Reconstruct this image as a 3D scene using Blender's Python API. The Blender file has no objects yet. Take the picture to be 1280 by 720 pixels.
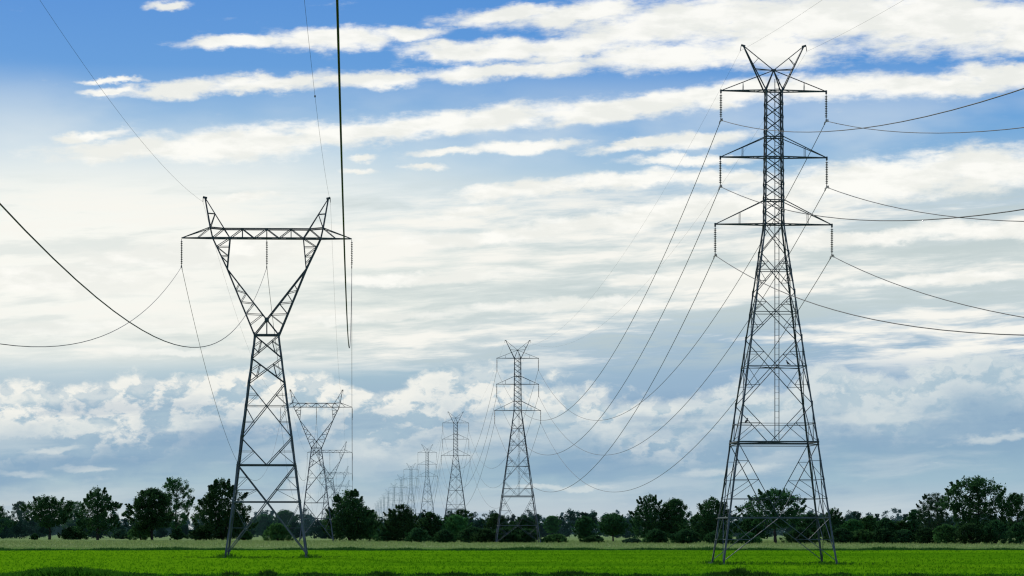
import bpy, math, random
import numpy as np
from mathutils import Vector, Matrix

C = bpy.context.scene.collection
scene = bpy.context.scene
F, HZ, EYE = 3600.0, 663.0, 2.92          # focal length in px of a 1280 px wide frame, horizon row, eye height
SL = -0.0553                              # both power lines run along (SL, 1)
YAW = math.atan(0.0553)

def lin(c):
    return tuple(((v/255)/12.92 if v/255 <= 0.04045 else ((v/255+0.055)/1.055)**2.4) for v in c)
def wx(px, Y): return (px-640)/F*Y
def wz(py, Y): return EYE+(HZ-py)/F*Y
def dist(py): return EYE*F/(py-HZ)

# ------------------------------------------------------------------ node helper
class NT:
    def __init__(s, tree): s.t = tree
    def node(s, typ, **kw):
        n = s.t.nodes.new(typ)
        for k, v in kw.items(): setattr(n, k, v)
        return n
    def put(s, sock, v):
        if v is None: return
        if isinstance(v, bpy.types.NodeSocket): s.t.links.new(v, sock)
        else:
            if hasattr(sock.default_value, '__len__') and len(sock.default_value) == 4 and len(v) == 3: v = (*v, 1)
            sock.default_value = v
    def m(s, op, a, b=None, c=None, clamp=False):
        n = s.node('ShaderNodeMath', operation=op, use_clamp=clamp)
        for i, v in enumerate((a, b, c)): s.put(n.inputs[i], v)
        return n.outputs[0]
    def vm(s, op, a, b=None):
        n = s.node('ShaderNodeVectorMath', operation=op)
        s.put(n.inputs[0], a); s.put(n.inputs[1], b)
        return n.outputs[0]
    def xyz(s, a, b, c):
        n = s.node('ShaderNodeCombineXYZ')
        for i, v in enumerate((a, b, c)): s.put(n.inputs[i], v)
        return n.outputs[0]
    def sep(s, v):
        n = s.node('ShaderNodeSeparateXYZ'); s.put(n.inputs[0], v); return n.outputs
    def ss(s, v, a, b, lo=0.0, hi=1.0):
        n = s.node('ShaderNodeMapRange', interpolation_type='SMOOTHSTEP')
        for i, q in enumerate((v, a, b, lo, hi)): s.put(n.inputs[i], q)
        return n.outputs[0]
    def noise(s, v, scale, detail=6, rough=.55, lac=2.0, dist=0.0, col=False):
        n = s.node('ShaderNodeTexNoise')
        s.put(n.inputs['Vector'], v); n.inputs['Scale'].default_value = scale
        n.inputs['Detail'].default_value = detail; n.inputs['Roughness'].default_value = rough
        n.inputs['Lacunarity'].default_value = lac; n.inputs['Distortion'].default_value = dist
        return n.outputs['Color' if col else 'Fac']
    def mix(s, f, a, b):
        n = s.node('ShaderNodeMix', data_type='RGBA'); n.clamp_factor = True
        s.put(n.inputs[0], f); s.put(n.inputs[6], a); s.put(n.inputs[7], b)
        return n.outputs[2]
    def ramp(s, f, pts, interp='LINEAR'):
        n = s.node('ShaderNodeValToRGB'); s.put(n.inputs[0], f)
        cr = n.color_ramp; cr.interpolation = interp
        while len(cr.elements) < len(pts): cr.elements.new(.5)
        for e, (p, c) in zip(cr.elements, pts):
            e.position = p; e.color = (*c, 1) if len(c) == 3 else c
        return n.outputs[0]
    def lobe(s, v, x, y, a, b, ang):
        n = s.node('ShaderNodeMapping', vector_type='TEXTURE'); s.put(n.inputs[0], v)
        n.inputs['Location'].default_value = ((x-640)/100, (HZ-y)/100, 0)
        n.inputs['Rotation'].default_value = (0, 0, math.radians(ang))
        n.inputs['Scale'].default_value = (a/100, b/100, 1)
        g = s.node('ShaderNodeTexGradient', gradient_type='SPHERICAL'); s.t.links.new(n.outputs[0], g.inputs[0])
        return g.outputs['Fac']

# ------------------------------------------------------------------ sky
SUN_AZ, SUN_EL = math.radians(-24), math.radians(33)     # azimuth from +Y towards +X
def build_world():
    w = bpy.data.worlds.new('World'); scene.world = w; w.use_nodes = True
    w.node_tree.nodes.clear(); N = NT(w.node_tree)
    tc = N.node('ShaderNodeTexCoord')
    d = N.vm('NORMALIZE', tc.outputs['Generated']); dx, dy, dz = N.sep(d)
    az = N.m('ARCTAN2', dx, dy); el = N.m('ARCSINE', dz)
    X = N.m('MULTIPLY', az, 36.0); Y = N.m('MULTIPLY', el, 36.0)      # 1 unit = 1/36 rad of sky
    P = N.xyz(X, Y, 0)
    # clear sky: Nishita, and the thin veil that whitens it towards the horizon
    sky = N.node('ShaderNodeTexSky', sky_type='NISHITA', sun_disc=False)
    sky.sun_elevation = SUN_EL; sky.sun_rotation = SUN_AZ; sky.air_density = 1.0; sky.dust_density = .6; sky.ozone_density = 2.0
    nish = sky.outputs[0]
    f = N.m('DIVIDE', Y, 7.0, clamp=True)
    def R(pts): return [((HZ-y)/700, tuple(10*v for v in lin(c))) for y, c in pts]
    left = N.ramp(f, R([(660,(190,204,211)),(635,(176,196,209)),(600,(148,183,203)),(560,(130,169,195)),(500,(140,173,199)),(466,(152,184,203)),(448,(198,211,214)),(420,(216,223,219)),(330,(230,234,228)),(240,(216,227,228)),(195,(186,210,227)),(150,(140,181,220)),(90,(84,149,215)),(0,(68,137,212))]))
    right = N.ramp(f, R([(660,(186,201,212)),(635,(174,195,211)),(600,(146,182,204)),(560,(131,170,197)),(500,(134,168,200)),(430,(142,175,203)),(385,(194,208,213)),(320,(208,217,216)),(270,(192,207,215)),(220,(152,188,217)),(165,(100,160,215)),(100,(72,143,213)),(0,(60,134,210))]))
    fx = N.ss(X, -3.0, 3.2)
    base = N.mix(fx, left, right)
    base = N.mix(.08, base, nish)
    # slow tonal drift of the veil
    v1 = N.noise(N.xyz(N.m('MULTIPLY', X, .35), Y, 3.1), .8, 5, .5)
    vf = N.m('MULTIPLY', N.ss(v1, .42, .68), N.m('MULTIPLY', N.ss(Y, 3.4, 4.2), N.ss(Y, 5.9, 4.8)))
    base = N.mix(N.m('MULTIPLY', vf, .55), base, tuple(10*v for v in lin((226,234,236))))
    # bright glow of thin cloud in front of the low sun, on the left
    gl = N.lobe(P, 90, 330, 520, 190, 3)
    base = N.mix(N.m('MULTIPLY', N.ss(gl, 0, .8), .92), base, tuple(10*v for v in lin((250,250,243))))
    # flat layered stratus streaks between the blue and the cumulus
    wv = N.vm('SCALE', N.vm('SUBTRACT', N.noise(P, .8, 3, .5, col=True), (.5, .5, .5)), None); wv.node.inputs['Scale'].default_value = .5
    PW = N.vm('ADD', P, N.vm('MULTIPLY', wv, (1.0, .30, 0))); px, py, pz = N.sep(PW)
    tilt = N.m('MULTIPLY_ADD', px, -.05, py)
    sA = N.noise(N.xyz(N.m('MULTIPLY', px, .28), N.m('MULTIPLY', tilt, 1.9), 0), 1.0, 8, .56)
    sB = N.noise(N.xyz(N.m('MULTIPLY', px, .55), N.m('MULTIPLY', tilt, 5.2), 7.7), 1.0, 7, .58)
    sC = N.noise(N.xyz(N.m('MULTIPLY', px, 1.3), N.m('MULTIPLY', tilt, 11.0), 3.7), 1.0, 6, .62)
    st = N.m('ADD', N.m('ADD', N.m('MULTIPLY', sA, .46), N.m('MULTIPLY', sB, .34)), N.m('MULTIPLY', sC, .20))
    smask = N.m('MULTIPLY', N.ss(Y, 1.85, 2.25), N.ss(Y, 4.55, 3.9))
    cream = tuple(10*v for v in lin((248,247,240))); grey = tuple(10*v for v in lin((190,204,205)))
    base = N.mix(N.m('MULTIPLY', N.m('MULTIPLY', N.ss(st, .50, .40), smask), N.ss(X, -6.5, 1.5, .35, .62)), base, grey)
    base = N.mix(N.m('MULTIPLY', N.ss(st, .465, .575), smask), base, cream)
    # white cloud banks and streaks
    w1 = N.vm('SUBTRACT', N.noise(N.xyz(X, N.m('MULTIPLY', Y, 1.7), 1.3), 1.5, 4, .55, col=True), (.5, .5, .5))
    n1 = N.node('ShaderNodeVectorMath', operation='SCALE'); N.put(n1.inputs[0], w1); n1.inputs['Scale'].default_value = .42
    w2 = N.vm('SUBTRACT', N.noise(N.xyz(N.m('MULTIPLY', X, .8), N.m('MULTIPLY', Y, 1.2), 9.3), 6.0, 5, .6, col=True), (.5, .5, .5))
    n2 = N.node('ShaderNodeVectorMath', operation='SCALE'); N.put(n2.inputs[0], w2); n2.inputs['Scale'].default_value = .13
    PL = N.vm('ADD', N.vm('ADD', P, N.vm('MULTIPLY', n1.outputs[0], (1.3, .5, 0))), n2.outputs[0])
    zf = N.node('ShaderNodeVectorMath', operation='MULTIPLY'); N.put(zf.inputs[0], N.vm('ADD', PL, (.0, .03, 0))); zf.inputs[1].default_value = (1, 1, 0)
    PL = zf.outputs[0]
    lobes = [
     (215,16,48,11,0),(300,58,110,14,2),(420,52,150,24,3),(505,45,80,15,3),(560,68,100,24,-9),(640,66,110,24,4),
     (150,121,60,9,3),(215,117,110,18,6),(330,106,150,18,6),(470,101,160,17,3),(610,92,150,18,4),(690,86,110,18,2),
     (140,107,55,6,2),(190,190,200,22,3),(300,182,210,34,5),(450,166,230,27,6),(600,150,230,26,5),(770,138,220,26,5),
     (900,122,200,26,6),(1030,112,200,28,2),(1160,112,180,26,-2),(1270,106,150,28,-4),(115,176,75,11,8),
     (640,22,130,20,5),(720,22,170,28,5),(840,30,230,52,8),(1000,30,280,70,2),(1180,36,270,72,-3),(1290,60,140,50,-10),
     (720,62,140,34,8),(830,74,180,30,2),(960,66,170,38,0),
     (560,190,60,9,3),(660,183,120,13,2),(530,210,42,7,0),(450,197,32,8,3),(446,212,32,6,0),
     (800,182,120,12,5),(880,176,110,16,5),(860,201,110,12,0),
     (660,236,160,18,6),(780,225,180,18,4),(900,222,150,16,0),(580,264,80,9,3),
     (640,290,240,18,4),(780,272,260,24,6),(920,256,240,28,5),(1100,228,300,44,3),(1240,215,220,46,0),
     (310,246,50,9,3),(250,318,240,36,2),(70,350,250,44,0),(340,296,200,20,2),(1060,300,220,22,3),(1230,290,160,20,0),(520,345,200,16,2),(700,380,220,18,2),(1150,350,200,16,2),(460,395,210,14,2),(860,350,150,14,0),(120,410,240,22,2),(240,440,200,12,0)]
    acc = None
    for L in lobes:
        q = N.lobe(PL, L[0], L[1], L[2], L[3]*(.92 if L[1] < 300 else .7), L[4])
        acc = q if acc is None else N.m('MAXIMUM', acc, q)
    fine = N.noise(N.xyz(N.m('MULTIPLY', X, .45), N.m('MULTIPLY', N.m('MULTIPLY_ADD', X, -.04, Y), 1.45), 0), 3.6, 10, .63)
    dens = N.m('ADD', acc, N.m('MULTIPLY', N.m('SUBTRACT', fine, .52), 1.15))
    fib = N.noise(N.xyz(N.m('MULTIPLY', X, .9), N.m('MULTIPLY', N.m('MULTIPLY_ADD', X, -.06, Y), 3.2), 6.1), 3.0, 9, .62, dist=.5)
    al = N.m('MULTIPLY', N.ss(dens, .08, .68), N.ss(N.m('ADD', N.m('MULTIPLY', fib, .8), N.m('MULTIPLY', dens, .5)), .38, .60, .42, 1.0))
    shade = N.noise(N.xyz(N.m('MULTIPLY', X, .5), N.m('MULTIPLY', Y, 1.6), 4.4), 2.4, 8, .6)
    ccol = N.mix(N.ss(shade, .40, .62), tuple(10*v for v in lin((239,240,234))), tuple(10*v for v in lin((255,254,248))))
    base = N.mix(N.m('MULTIPLY', al, N.ss(Y, 2.2, 3.4, .55, .97)), base, ccol)
    # generic cloud added over the unseen dome above the view, for ambient colour
    hi = N.ss(N.noise(N.xyz(N.m('MULTIPLY', X, .4), Y, 2.2), .30, 8, .58), .44, .60)
    base = N.mix(N.m('MULTIPLY', hi, N.m('MULTIPLY', N.ss(Y, 7.2, 9.5), .75)), base, tuple(8*v for v in lin((240,242,245))))
    # cumulus bank above the horizon
    fc = N.node('ShaderNodeFloatCurve')
    N.put(fc.inputs['Value'], N.m('DIVIDE', N.m('ADD', X, 6.4), 12.8, clamp=True))
    prof = [(0,484),(60,481),(150,476),(240,462),(300,460),(350,468),(400,468),(450,478),(520,472),(560,460),(600,455),(660,468),(720,476),(760,492),(830,497),(880,484),(920,468),(960,484),(1000,470),(1040,457),(1080,464),(1120,462),(1180,450),(1215,441),(1280,448)]
    cv = fc.mapping.curves[0]
    for i, (x, y) in enumerate(prof):
        p = (x/1280, (HZ-y)/400)
        if i == 0: cv.points[0].location = p
        elif i == len(prof)-1: cv.points[-1].location = p
        else: cv.points.new(*p)
    fc.mapping.update()
    top = N.m('MULTIPLY', fc.outputs[0], 4.0)
    def puff(v):
        a = N.noise(v, 1.25, 2, .5); b = N.noise(v, 3.1, 9, .60)
        return N.m('ADD', N.m('MULTIPLY', a, .42), N.m('MULTIPLY', b, .58))
    PC = N.vm('ADD', N.xyz(N.m('MULTIPLY', X, .72), N.m('MULTIPLY', Y, 1.15), 5.5), n2.outputs[0])
    pf = puff(PC); pf2 = puff(N.vm('ADD', PC, (-.09, .12, 0)))
    dep = N.m('ADD', N.m('SUBTRACT', top, Y), N.m('MULTIPLY', N.m('SUBTRACT', pf, .47), 1.35))
    dep2 = N.m('ADD', N.m('SUBTRACT', top, N.m('ADD', Y, .09)), N.m('MULTIPLY', N.m('SUBTRACT', pf2, .47), 1.35))
    ca = N.ss(dep, .0, .20)
    light = N.m('SUBTRACT', pf, pf2)
    lit = N.ss(N.m('ADD', N.m('MULTIPLY', light, 1.9), N.m('MULTIPLY', N.m('SUBTRACT', pf, .5), 1.25)), -.15, .13)
    rim = N.ss(dep, .30, .04)
    big = N.noise(N.xyz(N.m('MULTIPLY', X, .45), N.m('MULTIPLY', Y, 1.2), 2.0), 1.3, 4, .5)
    fade = N.ss(N.m('ADD', dep, N.m('MULTIPLY', N.m('SUBTRACT', big, .5), 1.3)), N.ss(X, -4, 1, 1.35, 1.05), .30)
    lit = N.m('MULTIPLY', N.m('MAXIMUM', N.m('MULTIPLY', lit, N.ss(X, -1.0, 4.5, 1.0, .62)), N.m('MULTIPLY', rim, .85)), fade)
    left_w = N.ss(X, -3.5, 4.0)
    ccol2 = N.mix(left_w, tuple(10*v for v in lin((250,248,239))), tuple(10*v for v in lin((238,240,235))))
    cgrey = N.mix(N.ss(dep, .2, 1.3), tuple(10*v for v in lin((174,197,210))), tuple(10*v for v in lin((132,165,194))))
    cum = N.mix(lit, cgrey, ccol2)
    ca = N.m('MULTIPLY', ca, N.ss(dep, 1.55, .75))
    base = N.mix(N.m('MULTIPLY', ca, .90), base, cum)
    # ragged small clouds below the bank and faint pale bars near the horizon
    acc = None
    for L in [(40,500,90,10,2),(110,532,70,12,4),(60,560,60,6,5),(250,530,80,10,8),(40,592,60,8,-4),(110,585,60,6,0),(340,520,120,14,4),(385,590,70,34,60),(445,560,70,16,0),(545,570,80,20,0),(590,545,110,22,3),(660,520,120,16,5),(930,585,110,11,4),(900,522,90,12,2),(1250,545,120,10,3),(700,606,130,5,0),(1100,520,150,14,3)]:
        q = N.lobe(PL, *L)
        acc = q if acc is None else N.m('MAXIMUM', acc, q)
    low = N.ss(N.m('ADD', acc, N.m('MULTIPLY', N.m('SUBTRACT', fine, .55), 1.5)), .08, .75)
    base = N.mix(N.m('MULTIPLY', low, .55), base, tuple(10*v for v in lin((224,230,228))))
    lst = N.noise(N.xyz(N.m('MULTIPLY', px, .35), N.m('MULTIPLY', tilt, 2.4), 12.0), 1.0, 7, .55)
    lm = N.m('MULTIPLY', N.ss(Y, 2.0, 1.4), .38)
    base = N.mix(N.m('MULTIPLY', N.ss(lst, .50, .66), lm), base, tuple(10*v for v in lin((208,219,222))))
    base = N.mix(N.m('MULTIPLY', N.ss(lst, .48, .34), lm), base, tuple(10*v for v in lin((122,158,190))))
    # below the horizon
    base = N.mix(N.ss(Y, -.05, -.6), base, (.9, 1.3, .8))
    bg = N.node('ShaderNodeBackground'); N.put(bg.inputs['Color'], base); bg.inputs['Strength'].default_value = .1
    out = N.node('ShaderNodeOutputWorld'); w.node_tree.links.new(bg.outputs[0], out.inputs[0])
    w.cycles.sampling_method = 'MANUAL'; w.cycles.sample_map_resolution = 512
build_world()

sd = bpy.data.lights.new('sun', 'SUN'); sd.energy = 2.8; sd.angle = math.radians(2.0); sd.color = (1, .95, .86)
so = bpy.data.objects.new('sun', sd); C.objects.link(so)
sv = Vector((math.sin(SUN_AZ)*math.cos(SUN_EL), math.cos(SUN_AZ)*math.cos(SUN_EL), math.sin(SUN_EL)))
so.rotation_euler = sv.to_track_quat('Z', 'Y').to_euler()

# ------------------------------------------------------------------ materials
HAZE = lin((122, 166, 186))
def paint_haze(N, shader, start=950.0, length=7500.0):
    """aerial haze painted into the material as emission; grows with the distance of the surface point from the near field (world position)"""
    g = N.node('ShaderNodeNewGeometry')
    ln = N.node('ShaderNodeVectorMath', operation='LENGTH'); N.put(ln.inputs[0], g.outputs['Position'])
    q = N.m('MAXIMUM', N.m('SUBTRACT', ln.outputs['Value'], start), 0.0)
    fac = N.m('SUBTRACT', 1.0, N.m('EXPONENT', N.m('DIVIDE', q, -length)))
    em = N.node('ShaderNodeEmission'); em.inputs[0].default_value = (*HAZE, 1)  # haze colour put into each surface as a glow
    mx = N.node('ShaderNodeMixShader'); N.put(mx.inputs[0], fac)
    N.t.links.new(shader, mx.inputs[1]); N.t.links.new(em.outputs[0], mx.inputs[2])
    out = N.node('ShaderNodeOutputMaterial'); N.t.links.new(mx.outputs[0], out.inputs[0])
def new_mat(name):
    m = bpy.data.materials.new(name); m.use_nodes = True; m.node_tree.nodes.clear(); return m, NT(m.node_tree)
def principled(N, col, rough=.6, metal=0.0, spec=.5):
    b = N.node('ShaderNodeBsdfPrincipled'); N.put(b.inputs['Base Color'], col); N.put(b.inputs['Roughness'], rough)
    b.inputs['Metallic'].default_value = metal; b.inputs['Specular IOR Level'].default_value = spec
    return b
def mat_steel(name, a, b, rough=.6, metal=.25):
    m, N = new_mat(name); tc = N.node('ShaderNodeTexCoord')
    n = N.noise(tc.outputs['Object'], .9, 6, .65)
    paint_haze(N, principled(N, N.mix(N.ss(n, .35, .65), a, b), rough, metal).outputs[0]); return m
def mat_leaf(name, a, b, c, trans=.25):
    m, N = new_mat(name); tc = N.node('ShaderNodeTexCoord'); oi = N.node('ShaderNodeObjectInfo')
    n = N.noise(tc.outputs['Object'], .45, 4, .6); n2 = N.noise(tc.outputs['Object'], 2.7, 2, .5)
    col = N.mix(N.ss(n, .35, .65), a, b); col = N.mix(N.ss(n2, .45, .75), col, c)
    hs = N.node('ShaderNodeHueSaturation'); N.put(hs.inputs['Color'], col)
    N.put(hs.inputs['Value'], N.m('MULTIPLY_ADD', oi.outputs['Random'], .45, .78)); N.put(hs.inputs['Hue'], N.m('MULTIPLY_ADD', oi.outputs['Random'], .03, .487))
    p = N.node('ShaderNodeBsdfDiffuse'); N.put(p.inputs['Color'], hs.outputs[0])
    t = N.node('ShaderNodeBsdfTranslucent'); N.put(t.inputs[0], hs.outputs[0])
    mx = N.node('ShaderNodeMixShader'); mx.inputs[0].default_value = trans
    N.t.links.new(p.outputs[0], mx.inputs[1]); N.t.links.new(t.outputs[0], mx.inputs[2])
    paint_haze(N, mx.outputs[0]); return m
def mat_ground(name, cols, sc=(.02, .06), fine=.9, near=None, left=None):
    m, N = new_mat(name); g = N.node('ShaderNodeNewGeometry'); p = g.outputs['Position']
    x, y, z = N.sep(p)
    a = N.noise(N.xyz(N.m('MULTIPLY', x, sc[0]), N.m('MULTIPLY', y, sc[1]), 0), 1.0, 6, .6)
    b = N.noise(p, fine, 5, .65)
    col = N.mix(N.ss(a, .36, .64), cols[0], cols[1]); col = N.mix(N.m('MULTIPLY', N.ss(b, .45, .7), .5), col, cols[2])
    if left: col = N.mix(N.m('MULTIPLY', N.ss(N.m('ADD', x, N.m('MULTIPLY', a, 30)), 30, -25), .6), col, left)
    if near: col = N.mix(N.ss(N.m('ADD', y, N.m('MULTIPLY', a, 90)), near[0], near[1]), near[2], col)
    bp = N.node('ShaderNodeBump'); bp.inputs['Strength'].default_value = .6; bp.inputs['Distance'].default_value = .15; N.put(bp.inputs['Height'], b)
    pr = N.node('ShaderNodeBsdfDiffuse'); N.put(pr.inputs['Color'], col); N.t.links.new(bp.outputs[0], pr.inputs['Normal'])
    paint_haze(N, pr.outputs[0]); return m
M = {}
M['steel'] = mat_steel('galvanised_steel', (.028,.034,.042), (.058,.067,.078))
M['steel_light'] = mat_steel('pale_galvanised_steel', (.048,.058,.072), (.095,.108,.125), .55)  # paler steel for the legs and lower bracing
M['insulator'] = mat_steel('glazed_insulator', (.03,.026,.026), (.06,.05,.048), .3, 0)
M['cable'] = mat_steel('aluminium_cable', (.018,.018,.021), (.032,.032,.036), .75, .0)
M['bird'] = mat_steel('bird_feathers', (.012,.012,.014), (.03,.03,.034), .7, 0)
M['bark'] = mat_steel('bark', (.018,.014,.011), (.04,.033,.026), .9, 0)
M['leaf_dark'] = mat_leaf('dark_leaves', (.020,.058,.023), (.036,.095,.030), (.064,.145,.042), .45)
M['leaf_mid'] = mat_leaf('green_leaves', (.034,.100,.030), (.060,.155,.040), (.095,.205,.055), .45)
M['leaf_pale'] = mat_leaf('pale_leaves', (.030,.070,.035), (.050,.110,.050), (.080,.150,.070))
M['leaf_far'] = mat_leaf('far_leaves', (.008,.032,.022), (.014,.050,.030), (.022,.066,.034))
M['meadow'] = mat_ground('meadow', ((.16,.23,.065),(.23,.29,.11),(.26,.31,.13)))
M['rice'] = mat_ground('young_rice', ((.054,.170,.003),(.112,.258,.004),(.062,.180,.003)), (.009,.034), .35, left=(.128,.280,.004))  # broad tone bands paint cloud shadow into the rice colour
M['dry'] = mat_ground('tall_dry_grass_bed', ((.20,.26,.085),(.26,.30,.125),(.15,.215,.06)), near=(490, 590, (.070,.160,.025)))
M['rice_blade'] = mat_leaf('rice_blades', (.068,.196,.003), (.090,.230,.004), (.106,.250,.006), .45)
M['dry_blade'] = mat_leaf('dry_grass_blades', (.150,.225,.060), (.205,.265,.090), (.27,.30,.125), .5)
M['shade_blade'] = mat_leaf('painted_shade_grass_blades', (.022,.062,.012), (.032,.085,.016), (.05,.11,.025), .3)  # blade colour darkened to stand for shade at the verge edge
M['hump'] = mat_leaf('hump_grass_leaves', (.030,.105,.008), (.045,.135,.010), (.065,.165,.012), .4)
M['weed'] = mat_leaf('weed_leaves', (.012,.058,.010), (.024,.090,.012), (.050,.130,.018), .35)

# ------------------------------------------------------------------ mesh builder
class MB:
    def __init__(s): s.v = []; s.f = []
    def bar(s, a, b, w, h=None):
        a, b = Vector(a), Vector(b); h = h or w
        d = (b-a).normalized(); u = d.cross(Vector((0, 0, 1)))
        if u.length < .05: u = Vector((1, 0, 0))
        u.normalize(); n = u.cross(d).normalized(); k = len(s.v)
        for p in (a, b):
            for i, j in ((-1,-1),(1,-1),(1,1),(-1,1)): s.v.append(p+u*(i*w/2)+n*(j*h/2))
        s.f += [(k,k+3,k+2,k+1),(k+4,k+5,k+6,k+7)]+[(k+i, k+(i+1)%4, k+4+(i+1)%4, k+4+i) for i in range(4)]
    def angle(s, a, b, w, dirs):
        """L-section member; dirs = horizontal directions of the two flanges"""
        a, b = Vector(a), Vector(b); t = w*.16; e1, e2 = Vector(dirs[0]), Vector(dirs[1]); k = len(s.v)
        prof = [(0,0),(w,0),(w,t),(t,t),(t,w),(0,w)]
        for p in (a, b):
            for x, y in prof: s.v.append(p+e1*x+e2*y)
        s.f += [tuple(k+i for i in range(6))[::-1], tuple(k+6+i for i in range(6))]
        s.f += [(k+i, k+(i+1)%6, k+6+(i+1)%6, k+6+i) for i in range(6)]
    def lathe(s, o, prof, n=8):
        o = Vector(o); k = len(s.v)
        for r, z in prof:
            for i in range(n): s.v.append(o+Vector((r*math.cos(2*math.pi*i/n), r*math.sin(2*math.pi*i/n), z)))
        for j in range(len(prof)-1):
            for i in range(n): s.f.append((k+j*n+i, k+j*n+(i+1)%n, k+(j+1)*n+(i+1)%n, k+(j+1)*n+i))
        s.f.append(tuple(k+i for i in range(n))[::-1]); s.f.append(tuple(k+(len(prof)-1)*n+i for i in range(n)))
    def tube(s, pts, radii, n=6):
        k = len(s.v); pts = [Vector(p) for p in pts]
        for i, p in enumerate(pts):
            d = (pts[min(i+1, len(pts)-1)]-pts[max(i-1, 0)]).normalized()
            u = d.cross(Vector((0,0,1)))
            if u.length < .05: u = d.cross(Vector((0,1,0)))
            u.normalize(); w = u.cross(d)
            for q in range(n):
                a = 2*math.pi*q/n; s.v.append(p+(u*math.cos(a)+w*math.sin(a))*radii[i])
        for i in range(len(pts)-1):
            for q in range(n): s.f.append((k+i*n+q, k+i*n+(q+1)%n, k+(i+1)*n+(q+1)%n, k+(i+1)*n+q))
        s.f.append(tuple(k+i for i in range(n))[::-1]); s.f.append(tuple(k+(len(pts)-1)*n+i for i in range(n)))
    def build(s, name, mat, parent=None, smooth=False, loc=None):
        me = bpy.data.meshes.new(name); me.from_pydata([tuple(v) for v in s.v], [], s.f); me.materials.append(mat); me.update()
        if smooth: me.polygons.foreach_set('use_smooth', [True]*len(me.polygons))
        o = bpy.data.objects.new(name, me); C.objects.link(o)
        if parent: o.parent = parent
        if loc: o.location = loc
        return o
def tag(o, label=None, cat=None, group=None, kind=None):
    if label: o['label'] = label
    if cat: o['category'] = cat
    if group: o['group'] = group
    if kind: o['kind'] = kind
    return o
def empty(name, loc=(0,0,0), rz=0):
    o = bpy.data.objects.new(name, None); C.objects.link(o); o.location = loc; o.rotation_euler = (0,0,rz); o.empty_display_size = .5
    return o
def copy_tree(o, parent=None):
    c = o.copy(); C.objects.link(c)
    if parent: c.parent = parent
    for ch in list(o.children): copy_tree(ch, c)
    return c

def lerp(a, b, t): return Vector(a)*(1-t)+Vector(b)*t

def insulator(parent, x, z, length, hang_y=0.0):
    m = MB(); n = 13; prof = [(.03, 0), (.03, -.22)]
    st = (length-.5)/n
    for i in range(n):
        z0 = -.24-i*st
        prof += [(.045, z0), (.125, z0-st*.30), (.13, z0-st*.42), (.05, z0-st*.55), (.035, z0-st*.98)]
    prof += [(.03, -length+.12)]
    m.lathe((x, hang_y, z), prof, 8); o = m.build('insulator_string', M['insulator'], parent)
    c = MB(); c.bar((x, hang_y-.34, z-length), (x, hang_y+.34, z-length), .10, .14); c.bar((x, hang_y-1.0, z-length+.012), (x, hang_y+1.0, z-length+.012), .045, .05); c.bar((x, hang_y, z-length), (x, hang_y, z-length+.16), .10)
    for s in (-1, 1):
        c.bar((x, hang_y+s*.95, z-length-.16), (x, hang_y+s*.95, z-length), .05); c.bar((x, hang_y+s*.75, z-length-.16), (x, hang_y+s*1.15, z-length-.16), .07)
    c.build('suspension_clamp', M['insulator'], o)

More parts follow.
